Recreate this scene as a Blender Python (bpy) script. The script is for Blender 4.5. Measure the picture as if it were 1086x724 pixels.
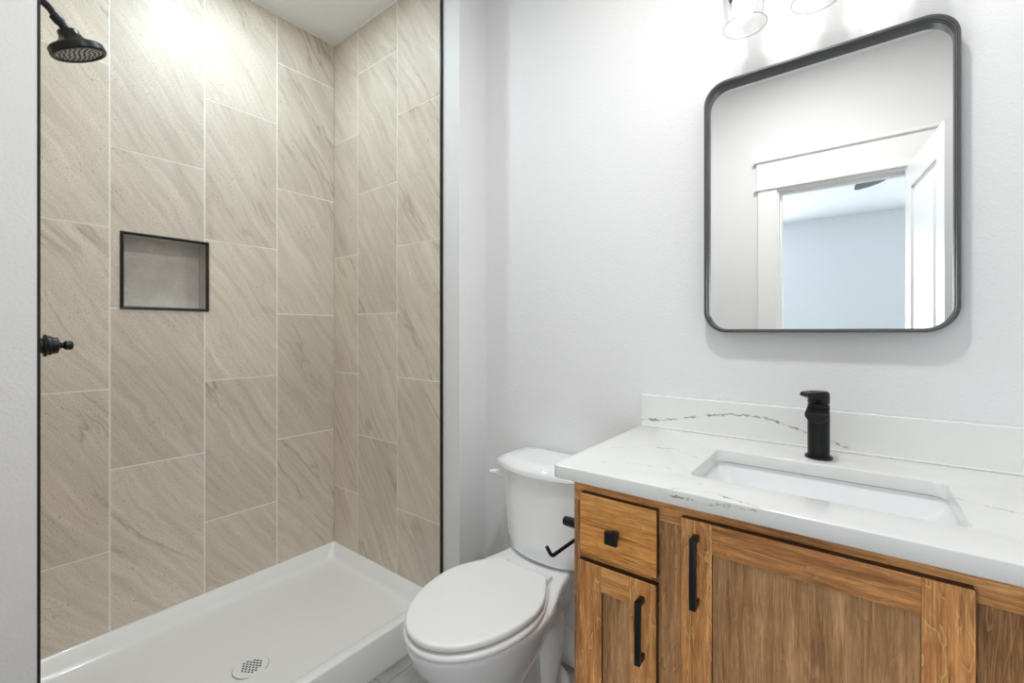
import bpy, bmesh, math, random
from mathutils import Vector, Matrix

for o in list(bpy.data.objects):
    bpy.data.objects.remove(o, do_unlink=True)
S = bpy.context.scene
COL = S.collection
PI = math.pi

# ------------------------------------------------------------------ camera
FPX, CAMH = 469.0, 1.23
cd = bpy.data.cameras.new('camera')
cd.sensor_fit = 'HORIZONTAL'; cd.sensor_width = 36.0
cd.lens = FPX / 1086 * 36.0
cd.shift_y = -10.0 / 1086
cd.clip_start = 0.02
cam = bpy.data.objects.new('camera', cd); COL.objects.link(cam)
yaw = math.atan2(362, 469)                 # view direction measured from +X
cam.location = (0, 0, CAMH)
cam.rotation_euler = (PI / 2, 0, yaw - PI / 2)
S.camera = cam

# ------------------------------------------------------------------ light and exposure
S.view_settings.view_transform = 'Standard'
S.view_settings.look = 'None'
S.view_settings.gamma = 1.0
S.view_settings.use_curve_mapping = False
S.view_settings.exposure = 0.14
P_SHOWER, P_CEIL, P_BULB, P_DAY = 7.3, 13.5, 0.22, 40.0
P_FAR = (36.0, 82.0)
w = bpy.data.worlds.new('world'); S.world = w; w.use_nodes = True
w.node_tree.nodes['Background'].inputs[0].default_value = (0.75, 0.86, 1.0, 1)
w.node_tree.nodes['Background'].inputs[1].default_value = 0.4
cy = S.cycles
cy.use_denoising = True
cy.max_bounces = 14; cy.diffuse_bounces = 8; cy.glossy_bounces = 6
cy.transmission_bounces = 8; cy.transparent_max_bounces = 12
cy.caustics_reflective = False; cy.caustics_refractive = False
cy.sample_clamp_indirect = 6.0


def area_light(name, loc, rot, size, power, color=(1, 1, 1), shape='DISK', size_y=None, spread=PI):
    l = bpy.data.lights.new(name, 'AREA'); l.shape = shape; l.size = size
    if size_y: l.size_y = size_y
    l.energy = power; l.color = color; l.spread = spread
    o = bpy.data.objects.new(name, l); COL.objects.link(o)
    o.location = loc; o.rotation_euler = rot
    return o


# daylight coming in at the bedroom window (the window stands in the bedroom wall at y = -2.2)
area_light('window_daylight', (-2.3, -2.12, 1.5), (-PI / 2, 0, 0), 1.8, P_DAY, (0.86, 0.94, 1.0), 'RECTANGLE', 1.5)
# frontal fill: daylight at two unseen windows added in the far bedroom wall
for _y, _p in ((-1.45, P_FAR[0]), (1.70, P_FAR[1])):
    area_light('far_window_fill', (-4.22, _y, 1.40), (PI / 2, 0, -PI / 2), 1.25, _p, (0.86, 0.94, 1.0), 'RECTANGLE', 1.6)

# ------------------------------------------------------------------ room measures
H = 2.726                       # ceiling
XV = 1.432                      # vanity wall
XE = 1.263                      # tiled end wall of shower
YB = 2.148                      # tiled back wall of shower
YF = 1.349                      # front of shower pan / tile edge
YW = 1.248                      # front of wing walls
XL = 0.1155                      # shower head wall, drywall corner
XD = -0.18                      # wall with the doorway
YR = -0.440                     # side wall beyond the vanity
FX = -4.30                      # far bedroom wall


# ------------------------------------------------------------------ material helpers
class NT:
    def __init__(self, name):
        self.m = bpy.data.materials.new(name); self.m.use_nodes = True
        self.t = self.m.node_tree; self.t.nodes.clear()
        self.out = self.t.nodes.new('ShaderNodeOutputMaterial')

    def n(self, typ, **kw):
        nd = self.t.nodes.new(typ)
        for k, v in kw.items():
            if k.startswith('i_'):
                key = k[2:]
                key = int(key) if key.isdigit() else key.replace('_', ' ')
                self.set(nd.inputs[key], v)
            else:
                setattr(nd, k, v)
        return nd

    def set(self, sock, v):
        if isinstance(v, bpy.types.NodeSocket): self.t.links.new(v, sock)
        else: sock.default_value = v

    def math(self, op, a, b=0.0, c=None, clamp=False):
        nd = self.t.nodes.new('ShaderNodeMath'); nd.operation = op; nd.use_clamp = clamp
        self.set(nd.inputs[0], a); self.set(nd.inputs[1], b)
        if c is not None: self.set(nd.inputs[2], c)
        return nd.outputs[0]

    def mix(self, f, a, b):
        nd = self.t.nodes.new('ShaderNodeMix'); nd.data_type = 'RGBA'
        self.set(nd.inputs[0], f); self.set(nd.inputs[6], a); self.set(nd.inputs[7], b)
        return nd.outputs[2]

    def ramp(self, f, stops, interp='LINEAR'):
        nd = self.t.nodes.new('ShaderNodeValToRGB'); nd.color_ramp.interpolation = interp
        e = nd.color_ramp.elements
        while len(e) > 1: e.remove(e[-1])
        e[0].position = stops[0][0]; e[0].color = col(stops[0][1])
        for p, c in stops[1:]:
            q = e.new(p); q.color = col(c)
        self.set(nd.inputs[0], f)
        return nd.outputs[0]

    def noise(self, vec, scale, detail=3, rough=0.5, dist=0.0):
        nd = self.n('ShaderNodeTexNoise'); self.set(nd.inputs['Vector'], vec)
        nd.inputs['Scale'].default_value = scale; nd.inputs['Detail'].default_value = detail
        nd.inputs['Roughness'].default_value = rough; nd.inputs['Distortion'].default_value = dist
        return nd.outputs[0]

    def mapping(self, vec, loc=(0, 0, 0), rot=(0, 0, 0), scale=(1, 1, 1)):
        nd = self.n('ShaderNodeMapping'); self.set(nd.inputs[0], vec)
        nd.inputs[1].default_value = loc; nd.inputs[2].default_value = rot; nd.inputs[3].default_value = scale
        return nd.outputs[0]

    def bump(self, h, strength, dist=0.01):
        nd = self.n('ShaderNodeBump'); nd.inputs['Strength'].default_value = strength
        nd.inputs['Distance'].default_value = dist; self.set(nd.inputs['Height'], h)
        return nd.outputs[0]

    def pbr(self, color, rough=0.5, metal=0.0, normal=None, coat=0.0, spec=0.5):
        nd = self.n('ShaderNodeBsdfPrincipled')
        self.set(nd.inputs['Base Color'], col(color) if isinstance(color, (tuple, list, float)) else color)
        self.set(nd.inputs['Roughness'], rough); nd.inputs['Metallic'].default_value = metal
        nd.inputs['Coat Weight'].default_value = coat; nd.inputs['Coat Roughness'].default_value = 0.05
        nd.inputs['Specular IOR Level'].default_value = spec
        if normal is not None: self.set(nd.inputs['Normal'], normal)
        self.t.links.new(nd.outputs[0], self.out.inputs[0])
        return self.m


def col(c):
    if isinstance(c, (int, float)): return (c, c, c, 1)
    return tuple(c) if len(c) == 4 else (*c, 1)


def srgb(r, g, b):
    f = lambda v: (v / 255 / 12.92) if v <= 10 else ((v / 255 + 0.055) / 1.055) ** 2.4
    return (f(r), f(g), f(b), 1)


def paint(name, c, rough=0.6, tex=0.25, scale=160):
    t = NT(name); tc = t.n('ShaderNodeTexCoord').outputs['Object']
    h = t.noise(tc, scale, 3, 0.55)
    return t.pbr(c, rough, normal=t.bump(h, tex, 0.004), spec=0.3)


def plain(name, c, rough=0.4, metal=0.0, coat=0.0, var=0.04, scale=30):
    t = NT(name); tc = t.n('ShaderNodeTexCoord').outputs['Object']
    f = t.noise(tc, scale, 3)
    c = col(c)
    a = tuple(x * (1 - var) for x in c[:3]) + (1,); b = tuple(min(1, x * (1 + var)) for x in c[:3]) + (1,)
    return t.pbr(t.mix(f, a, b), rough, metal, coat=coat)


def stone_tile():
    t = NT('stone_tile')
    uv = t.n('ShaderNodeUVMap', uv_map='tile').outputs[0]
    at = t.n('ShaderNodeAttribute', attribute_name='shade').outputs['Fac']
    warp = t.noise(uv, 2.2, 3, 0.55)
    wv = t.n('ShaderNodeVectorMath', operation='MULTIPLY_ADD')
    wc = t.n('ShaderNodeCombineXYZ'); t.set(wc.inputs[0], warp); t.set(wc.inputs[1], warp)
    t.set(wv.inputs[0], wc.outputs[0]); wv.inputs[1].default_value = (0.10, 0.05, 0); t.set(wv.inputs[2], uv)
    rot = t.mapping(wv.outputs[0], rot=(0, 0, math.radians(56)))
    streak = t.noise(t.mapping(rot, scale=(1.6, 15, 1)), 1.0, 8, 0.66)
    streak2 = t.noise(t.mapping(rot, loc=(5, 3, 0), scale=(3.0, 46, 1)), 1.0, 6, 0.65)
    fine = t.noise(t.mapping(rot, scale=(30, 150, 1)), 1.0, 4, 0.6)
    cloud = t.noise(t.mapping(rot, scale=(2.0, 4.5, 1)), 1.0, 5, 0.6)
    grain = t.noise(uv, 260, 4, 0.7)
    speck = t.noise(t.mapping(rot, scale=(62, 140, 1)), 1.0, 3, 0.65)
    base = t.ramp(streak, [(0.30, srgb(206, 194, 179)), (0.48, srgb(220, 210, 196)), (0.60, srgb(228, 217, 203)), (0.74, srgb(240, 231, 219))])
    c2 = t.mix(t.math('MULTIPLY', t.ramp(cloud, [(0.35, 0.0), (0.7, 1.0)]), 0.35), base, srgb(202, 187, 169))
    c2 = t.mix(t.math('MULTIPLY', t.ramp(streak2, [(0.38, 1.0), (0.49, 0.0)]), 0.22), c2, srgb(168, 154, 136))
    c2 = t.mix(t.math('MULTIPLY', t.ramp(streak2, [(0.54, 0.0), (0.66, 1.0)]), 0.26), c2, srgb(250, 243, 233))
    # thin darker veins running with the streaks
    ridge = t.math('ABSOLUTE', t.math('SUBTRACT', t.noise(t.mapping(rot, loc=(3, 7, 0), scale=(0.8, 5.0, 1)), 1.0, 6, 0.55), 0.5))
    gate = t.ramp(t.noise(t.mapping(rot, loc=(9, 2, 0), scale=(2.2, 3.2, 1)), 1.0, 2), [(0.50, 0.0), (0.60, 1.0)])
    vein = t.math('MULTIPLY', t.ramp(ridge, [(0.0, 1.0), (0.006, 0.45), (0.018, 0.0)]), gate)
    c3 = t.mix(t.math('MULTIPLY', vein, 0.55), c2, srgb(129, 113, 93))
    pits = t.math('MULTIPLY', t.ramp(speck, [(0.30, 1.0), (0.40, 0.0)]), t.ramp(t.noise(uv, 6, 3), [(0.42, 0.1), (0.6, 1.0)]))
    c4 = t.mix(t.math('MULTIPLY', pits, 0.85), c3, srgb(134, 121, 102))
    fn = t.mix(t.math('MULTIPLY', t.ramp(grain, [(0.40, 1.0), (0.54, 0.0)]), 0.50), c4, srgb(168, 154, 137))
    hs = t.n('ShaderNodeHueSaturation'); t.set(hs.inputs['Color'], fn)
    t.set(hs.inputs['Value'], t.math('MULTIPLY_ADD', at, 0.12, 0.94))
    return t.pbr(hs.outputs[0], 0.42, normal=t.bump(t.math('ADD', fine, speck), 0.12, 0.002), spec=0.4)


def quartz():
    t = NT('white_quartz')
    tc = t.n('ShaderNodeTexCoord').outputs['Object']
    geo = t.n('ShaderNodeSeparateXYZ'); t.set(geo.inputs[0], tc)
    X, Y, Z = geo.outputs
    wob = t.noise(tc, 28, 6, 0.7)
    wob2 = t.noise(t.mapping(tc, loc=(4, 1, 7)), 70, 4, 0.7)
    dash = t.noise(t.mapping(tc, loc=(1, 5, 2)), 38, 3, 0.6)
    cloud = t.noise(tc, 5, 3)
    base = t.mix(cloud, srgb(224, 224, 222), srgb(231, 231, 229))

    def line(u, v, pts, width, amp, lo):
        us = [p[0] for p in pts]; vs = [p[1] for p in pts]
        u0, u1, v0, v1 = min(us), max(us), min(vs) - 1e-3, max(vs) + 1e-3
        f = t.math('DIVIDE', t.math('SUBTRACT', u, u0), u1 - u0)
        r = t.ramp(f, sorted([((a - u0) / (u1 - u0), (b - v0) / (v1 - v0)) for a, b in pts]))
        vv = t.math('MULTIPLY_ADD', r, v1 - v0, v0)
        d = t.math('SUBTRACT', v, vv)
        d = t.math('SUBTRACT', d, t.math('MULTIPLY', t.math('SUBTRACT', wob, 0.5), amp))
        d = t.math('SUBTRACT', d, t.math('MULTIPLY', t.math('SUBTRACT', wob2, 0.5), amp * 0.8))
        d = t.math('ABSOLUTE', d)
        m = t.ramp(t.math('DIVIDE', d, width), [(0.0, 1.0), (0.35, 0.8), (1.0, 0.0)])
        inside = t.math('MULTIPLY', t.math('GREATER_THAN', u, u0), t.math('LESS_THAN', u, u1))
        g = t.ramp(dash, [(lo, 0.12), (lo + 0.12, 1.0)])
        return t.math('MULTIPLY', t.math('MULTIPLY', m, inside), g)

    up = t.math('GREATER_THAN', Z, 0.008)      # backsplash and top face only, not the slab's edge
    top = t.math('MULTIPLY', t.math('LESS_THAN', Z, 0.004), t.math('GREATER_THAN', Z, -0.004))
    low = t.math('LESS_THAN', Z, -0.004)
    splash = t.math('MULTIPLY', line(Y, Z, [(0.553, 0.018), (0.50, 0.022), (0.44, 0.034), (0.36, 0.052), (0.29, 0.066), (0.20, 0.068), (0.13, 0.048), (0.07, 0.030), (0.03, 0.016), (-0.01, 0.006)], 0.0034, 0.024, 0.40), up)
    t1 = line(Y, X, [(0.53, 1.06), (0.44, 1.16), (0.36, 1.17), (0.30, 1.12)], 0.0026, 0.05, 0.50)
    t2 = line(Y, X, [(0.50, 0.93), (0.42, 0.98), (0.33, 1.00), (0.24, 0.93)], 0.0022, 0.05, 0.54)
    t3 = line(Y, X, [(-0.10, 1.20), (-0.16, 1.13), (-0.24, 1.11), (-0.36, 1.16)], 0.0026, 0.03, 0.46)
    t4 = line(Y, X, [(0.30, 0.865), (0.22, 0.90), (0.12, 0.87)], 0.0026, 0.03, 0.50)
    e1 = t.math('MULTIPLY', t.math('LESS_THAN', X, 0.9), line(Y, Z, [(0.31, -0.010), (0.24, -0.012), (0.17, -0.009), (0.13, -0.006)], 0.0030, 0.026, 0.46))
    e1 = t.math('MULTIPLY', e1, low)
    tt = t.math('MAXIMUM', t.math('MAXIMUM', t1, t2), t.math('MAXIMUM', t3, t4))
    tt = t.math('MULTIPLY', tt, top)
    v = t.math('MAXIMUM', t.math('MAXIMUM', splash, tt), e1)
    return t.pbr(t.mix(t.math('MULTIPLY', v, 0.85), base, srgb(74, 72, 70)), 0.16, spec=0.5)


def wood(name, axis, dark, mid, light, grain=1.0, seed=0.0, cath=0.5):
    """stained maple: axis = direction of the grain (0,1,2) in object space"""
    t = NT(name)
    tc = t.n('ShaderNodeTexCoord').outputs['Object']
    sc = [9.0 * grain] * 3; sc[axis] = 0.9
    def along(across, al, off, detail=4, rough=0.6, dist=0.0):
        sc = [float(across)] * 3; sc[axis] = float(al)
        return t.noise(t.mapping(tc, loc=(seed + off, seed * 2.1 + off, seed * 0.7 + off), scale=tuple(sc)), 1.0, detail, rough, dist)
    n1 = along(9 * grain, 1.6 * grain, 0, 4, 0.55, 0.5)
    band = t.math('FRACT', t.math('MULTIPLY', n1, 11.0))
    n2 = along(24, 2.2, 3, 5, 0.6, 0.4)
    n3 = along(90, 5, 5, 5, 0.65)
    fib = along(420, 14, 8, 3, 0.6)
    pore = along(260, 9, 11, 3, 0.6)
    blot = t.noise(tc, 13, 5, 0.65)
    c = t.ramp(t.math('ADD', t.math('MULTIPLY', n2, 0.5), t.math('MULTIPLY', n3, 0.5)), [(0.36, dark), (0.50, mid), (0.62, light)])
    c = t.mix(t.math('MULTIPLY', t.ramp(blot, [(0.36, 1.0), (0.60, 0.0)]), 0.30), c, dark)
    pale = tuple(min(1, v * 1.4) for v in light[:3]) + (1,)
    c = t.mix(t.math('MULTIPLY', t.ramp(band, [(0.0, 1.0), (0.045, 0.7), (0.12, 0.0)]), 0.55 * cath), c, pale)
    c = t.mix(t.math('MULTIPLY', t.ramp(band, [(0.80, 0.0), (1.0, 1.0)]), 0.50 * cath), c, dark)
    c = t.mix(t.math('MULTIPLY', t.ramp(fib, [(0.38, 1.0), (0.52, 0.0)]), 0.45), c, dark)
    c = t.mix(t.math('MULTIPLY', t.ramp(along(300, 16, 17, 3, 0.6), [(0.54, 0.0), (0.66, 1.0)]), 0.22 + 0.18 * min(1.0, cath)), c, pale)
    c = t.mix(t.math('MULTIPLY', t.ramp(pore, [(0.28, 1.0), (0.40, 0.0)]), 0.75), c, tuple(v * 0.45 for v in dark[:3]) + (1,))
    return t.pbr(c, 0.42, normal=t.bump(fib, 0.08, 0.002), spec=0.35)


def floor_tile():
    t = NT('grey_floor_tile')
    tc = t.n('ShaderNodeTexCoord').outputs['Object']
    br = t.n('ShaderNodeTexBrick'); t.set(br.inputs['Vector'], t.mapping(tc, loc=(0.03, 0.16, 0)))
    br.offset = 0.5; br.inputs['Scale'].default_value = 1.0
    br.inputs['Brick Width'].default_value = 0.60; br.inputs['Row Height'].default_value = 0.30
    br.inputs['Mortar Size'].default_value = 0.002
    n1 = t.noise(tc, 7, 6, 0.6); n2 = t.noise(tc, 60, 3, 0.6)
    a = t.ramp(n1, [(0.3, srgb(142, 140, 138)), (0.7, srgb(178, 176, 173))])
    a = t.mix(t.math('MULTIPLY', n2, 0.25), a, srgb(120, 118, 116))
    t.set(br.inputs['Color1'], a); t.set(br.inputs['Color2'], a); br.inputs['Mortar'].default_value = srgb(128, 126, 124)
    return t.pbr(br.outputs[0], 0.4)


def clear_glass():
    t = NT('clear_glass')
    tr = t.n('ShaderNodeBsdfTransparent'); gl = t.n('ShaderNodeBsdfGlossy'); gl.inputs['Roughness'].default_value = 0.02
    lw = t.n('ShaderNodeLayerWeight'); lw.inputs['Blend'].default_value = 0.5
    edge = t.ramp(lw.outputs['Facing'], [(0.0, (0.995, 0.995, 0.995)), (0.90, (0.985, 0.986, 0.986)), (0.97, (0.93, 0.935, 0.935)), (1.0, (0.78, 0.79, 0.79))])
    t.set(tr.inputs[0], edge)
    fr = t.n('ShaderNodeFresnel'); fr.inputs['IOR'].default_value = 1.18
    mx = t.n('ShaderNodeMixShader'); t.set(mx.inputs[0], t.math('MULTIPLY', fr.outputs[0], 0.25))
    t.set(mx.inputs[1], tr.outputs[0]); t.set(mx.inputs[2], gl.outputs[0])
    t.t.links.new(mx.outputs[0], t.out.inputs[0])
    return t.m


def emit(name, c, s):
    t = NT(name); e = t.n('ShaderNodeEmission'); e.inputs[0].default_value = col(c); e.inputs[1].default_value = s
    t.t.links.new(e.outputs[0], t.out.inputs[0]); return t.m


M = dict(
    wall=paint('wall_paint', srgb(226, 226, 227), 0.6, 0.30, 150),
    ceil=paint('ceiling_paint', srgb(232, 233, 235), 0.7, 0.2, 120),
    bed=paint('bedroom_paint', srgb(226, 229, 231), 0.7, 0.15, 120),
    trim=paint('trim_paint', srgb(234, 234, 233), 0.35, 0.02, 40),
    door=paint('door_paint', srgb(232, 233, 234), 0.35, 0.02, 40),
    tile=stone_tile(),
    grout=plain('grout', srgb(242, 240, 234), 0.8),
    black=plain('matte_black_metal', srgb(36, 36, 38), 0.36, 0.6),
    blackedge=plain('black_edge_trim', srgb(20, 20, 21), 0.35, 0.3),
    gun=plain('gunmetal', srgb(92, 92, 93), 0.36, 0.8),
    nozzle=plain('nozzle_plate', srgb(172, 174, 176), 0.4, 0.1),
    dark=plain('dark_hole', srgb(26, 26, 27), 0.6),
    acrylic=plain('white_acrylic', srgb(240, 241, 241), 0.18, coat=0.3, var=0.01),
    china=plain('white_china', srgb(236, 237, 238), 0.08, coat=0.5, var=0.01),
    plastic=plain('white_seat_plastic', srgb(238, 238, 237), 0.22, var=0.01),
    chrome=plain('chrome', srgb(190, 192, 195), 0.15, 1.0),
    steel=plain('brushed_steel', srgb(206, 207, 208), 0.35, 0.4),
    quartz=quartz(),
    floor=floor_tile(),
    carpet=paint('bedroom_carpet', srgb(170, 165, 158), 0.9, 0.5, 300),
    glass=clear_glass(),
    niche=None,
    fan=plain('dark_fan_blade', srgb(72, 78, 84), 0.5),
)
t = NT('glass_rim'); _tr = t.n('ShaderNodeBsdfTransparent'); _tr.inputs[0].default_value = (0.80, 0.81, 0.81, 1); _gl = t.n('ShaderNodeBsdfGlossy'); _gl.inputs['Roughness'].default_value = 0.05
_mx = t.n('ShaderNodeMixShader'); _mx.inputs[0].default_value = 0.15; t.t.links.new(_tr.outputs[0], _mx.inputs[1]); t.t.links.new(_gl.outputs[0], _mx.inputs[2]); t.t.links.new(_mx.outputs[0], t.out.inputs[0]); M['rim'] = t.m
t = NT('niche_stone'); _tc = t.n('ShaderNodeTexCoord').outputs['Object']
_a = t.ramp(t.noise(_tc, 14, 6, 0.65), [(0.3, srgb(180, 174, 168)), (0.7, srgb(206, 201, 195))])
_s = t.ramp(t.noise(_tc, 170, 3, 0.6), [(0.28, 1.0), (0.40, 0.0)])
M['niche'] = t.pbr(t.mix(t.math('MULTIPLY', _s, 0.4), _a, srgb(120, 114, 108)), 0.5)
t = NT('mirror_silver'); t.pbr((0.93, 0.935, 0.93), 0.0, 1.0); M['mirror'] = t.m

WD, WM, WL = srgb(149, 96, 53), srgb(218, 149, 88), srgb(247, 184, 119)
PD, PM, PL = srgb(136, 97, 63), srgb(190, 142, 96), srgb(222, 174, 124)
M['wood_v'] = wood('stained_maple_upright', 2, WD, WM, WL, 1.0, 0.3, 0.9)
M['wood_v2'] = wood('stained_maple_upright_figured', 2, WD, WM, WL, 1.5, 4.1, 1.0)
M['wood_h'] = wood('stained_maple_cross', 1, WD, WM, WL, 1.2, 1.7, 0.45)
M['wood_d'] = wood('stained_maple_drawer', 1, srgb(152, 94, 43), srgb(230, 155, 81), srgb(250, 190, 113), 1.0, 2.6, 0.5)
M['wood_p'] = wood('stained_maple_panel', 2, PD, PM, PL, 0.8, 5.2, 0.28)
M['wood_f'] = wood('stained_maple_frame', 2, srgb(121, 84, 53), srgb(172, 123, 78), srgb(210, 157, 106), 1.2, 7.7, 0.9)


M['wood_e'] = wood('stained_edge_shade', 2, srgb(34, 20, 10), srgb(58, 36, 20), srgb(78, 52, 30), 1.0, 3.3, 0.1)  # edge faces: dark stain, with counter and gap shade put into the colour


# ------------------------------------------------------------------ geometry helpers (all in room coordinates)
def box(bm, x0, x1, y0, y1, z0, z1, bev=0.0, seg=2):
    x0, x1 = sorted((x0, x1)); y0, y1 = sorted((y0, y1)); z0, z1 = sorted((z0, z1))
    m = Matrix.Translation(((x0 + x1) / 2, (y0 + y1) / 2, (z0 + z1) / 2)) @ Matrix.Diagonal((x1 - x0, y1 - y0, z1 - z0, 1))
    vs = bmesh.ops.create_cube(bm, size=1.0, matrix=m)['verts']
    if bev > 0:
        es = list({e for v in vs for e in v.link_edges})
        bmesh.ops.bevel(bm, geom=es, offset=bev, segments=seg, affect='EDGES', profile=0.5)
    return bm


def loft(bm, rings, cap0=True, cap1=True, closed=True):
    rs = [[bm.verts.new(p) for p in r] for r in rings]
    n = len(rs[0])
    for a, b in zip(rs, rs[1:]):
        for i in range(n if closed else n - 1):
            j = (i + 1) % n
            bm.faces.new((a[i], a[j], b[j], b[i]))
    if cap0: bm.faces.new(list(reversed(rs[0])))
    if cap1: bm.faces.new(rs[-1])
    return bm


def lathe(bm, prof, origin, axis=(0, 0, 1), n=40, cap0=True, cap1=True):
    """prof: (radius, distance along axis)"""
    ax = Vector(axis).normalized()
    u = ax.orthogonal().normalized(); v = ax.cross(u)
    o = Vector(origin)
    rings = [[o + ax * h + (u * math.cos(2 * PI * i / n) + v * math.sin(2 * PI * i / n)) * max(r, 1e-4) for i in range(n)] for r, h in prof]
    return loft(bm, rings, cap0, cap1)


def tube(bm, pts, r, n=16):
    pts = [Vector(p) for p in pts]
    rings = []; up = None
    for i, p in enumerate(pts):
        a = pts[max(i - 1, 0)]; b = pts[min(i + 1, len(pts) - 1)]
        d = (b - a).normalized()
        if up is None: up = d.orthogonal().normalized()
        up = (up - d * up.dot(d)).normalized(); s = d.cross(up)
        rr = r[i] if isinstance(r, (list, tuple)) else r
        rings.append([p + (up * math.cos(2 * PI * k / n) + s * math.sin(2 * PI * k / n)) * rr for k in range(n)])
    return loft(bm, rings)


def bez(p0, p1, p2, n=10):
    p0, p1, p2 = Vector(p0), Vector(p1), Vector(p2)
    return [(1 - k / n) ** 2 * p0 + 2 * (1 - k / n) * (k / n) * p1 + (k / n) ** 2 * p2 for k in range(n + 1)]


def rrect(a0, a1, b0, b1, r, n=8):
    """rounded rectangle outline, counter-clockwise, as (a, b) pairs"""
    out = []
    for ca, cb, s in ((a1 - r, b1 - r, 0), (a0 + r, b1 - r, 1), (a0 + r, b0 + r, 2), (a1 - r, b0 + r, 3)):
        for k in range(n + 1):
            t_ = (s + k / n) * PI / 2
            out.append((ca + r * math.cos(t_), cb + r * math.sin(t_)))
    return out


def plate_with_holes(outer, holes, z0, z1, bev=0.0):
    """flat plate in x,y with holes, as a bmesh"""
    cu = bpy.data.curves.new('tmp', 'CURVE'); cu.dimensions = '2D'; cu.fill_mode = 'BOTH'
    for loop in [outer] + holes:
        sp = cu.splines.new('POLY'); sp.points.add(len(loop) - 1); sp.use_cyclic_u = True
        for p, q in zip(sp.points, loop): p.co = (q[0], q[1], 0, 1)
    cu.extrude = (z1 - z0) / 2 - bev; cu.bevel_depth = bev; cu.bevel_resolution = 2 if bev else 0
    if bev: cu.offset = -bev
    o = bpy.data.objects.new('tmp', cu); COL.objects.link(o)
    dg = bpy.context.evaluated_depsgraph_get(); dg.update()
    me = bpy.data.meshes.new_from_object(o.evaluated_get(dg))
    bm = bmesh.new(); bm.from_mesh(me)
    bmesh.ops.remove_doubles(bm, verts=bm.verts, dist=1e-5)
    bmesh.ops.translate(bm, verts=bm.verts, vec=(0, 0, (z0 + z1) / 2))
    bpy.data.objects.remove(o); bpy.data.curves.remove(cu); bpy.data.meshes.remove(me)
    return bm


def root_of(o):
    while o.parent: o = o.parent
    return o


def obj(name, bm, mat, parent=None, origin=None, smooth=None, label=None, ends=None):
    """link bm (room coordinates) as one mesh object"""
    if parent is not None: off = Vector(root_of(parent).location)
    elif origin is not None: off = Vector(origin)
    else:
        lo = [min(v.co[i] for v in bm.verts) for i in range(3)]; hi = [max(v.co[i] for v in bm.verts) for i in range(3)]
        off = Vector(((lo[0] + hi[0]) / 2, (lo[1] + hi[1]) / 2, lo[2]))
    bmesh.ops.translate(bm, verts=bm.verts, vec=-off)
    bmesh.ops.recalc_face_normals(bm, faces=bm.faces)
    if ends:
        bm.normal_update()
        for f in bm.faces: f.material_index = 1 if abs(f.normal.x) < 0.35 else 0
    me = bpy.data.meshes.new(name); bm.to_mesh(me); bm.free()
    if mat: me.materials.append(mat)
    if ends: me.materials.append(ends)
    o = bpy.data.objects.new(name, me); COL.objects.link(o)
    if parent is not None: o.parent = parent
    else: o.location = off
    if smooth is not None:
        for p in me.polygons: p.use_smooth = True
        me.set_sharp_from_angle(angle=math.radians(smooth))
    if label: o['label'] = label
    return o


def thing(name, label, cat, loc=(0, 0, 0), group=None):
    o = bpy.data.objects.new(name, None); COL.objects.link(o); o.location = loc
    o.empty_display_size = 0.05
    o['label'] = label; o['category'] = cat
    if group: o['group'] = group
    return o


def tag(o, label, cat, group=None):
    o['label'] = label; o['category'] = cat
    if group: o['group'] = group
    return o


def struct(o, label=None):
    o['kind'] = 'structure'
    if label: o['label'] = label
    return o


def B(*a, **k): return box(bmesh.new(), *a, **k)


# ------------------------------------------------------------------ the setting
struct(obj('floor', B(XD, XV + 0.1, YR - 0.1, YB + 0.1, -0.06, 0.0), M['floor']))
struct(obj('ceiling', B(XD - 0.12, XV + 0.12, YR - 0.12, YB + 0.13, H, H + 0.08), M['ceil']))
struct(obj('wall_vanity', B(XV, XV + 0.1, YR - 0.1, YW, 0, H), M['wall']))
struct(obj('wall_side', B(XD, XV, YR - 0.1, YR, 0, H), M['wall']))
# wing wall between shower and toilet: it carries the tiled end wall
WT = 0.010                                             # tile thickness
bm = B(XE + WT, XV + 0.1, YW, YB + 0.1, 0, H)
struct(obj('wall_wing', bm, M['wall']), 'white wing wall between shower and toilet')
# wall holding the shower head, with its white end towards the room
struct(obj('wall_shower_head', B(XD - 0.12, XL, YW, YB + 0.1, 0, H), M['wall']), 'white wall end at the near side of the shower')
# backing of the back wall, with a hole for the niche
NX0, NX1, NZ0, NZ1, ND = 0.410, 0.693, 1.317, 1.605, 0.085
bm = bmesh.new()
for a in ((XL, NX0, 0, H), (NX1, XE + WT, 0, H), (NX0, NX1, 0, NZ0), (NX0, NX1, NZ1, H)):
    box(bm, a[0], a[1], YB + WT, YB + 0.1, a[2], a[3])
struct(obj('wall_back', bm, M['grout']))
# wall with the doorway behind the camera
DY0, DY1, DZ = -0.245, 0.345, 2.058
bm = bmesh.new()
box(bm, XD - 0.12, XD, YR - 0.1, DY0 - 0.018, 0, H); box(bm, XD - 0.12, XD, DY1 + 0.018, YW, 0, H)
box(bm, XD - 0.12, XD, DY0 - 0.018, DY1 + 0.018, DZ + 0.018, H)
struct(obj('wall_doorway', bm, M['wall']))


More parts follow.
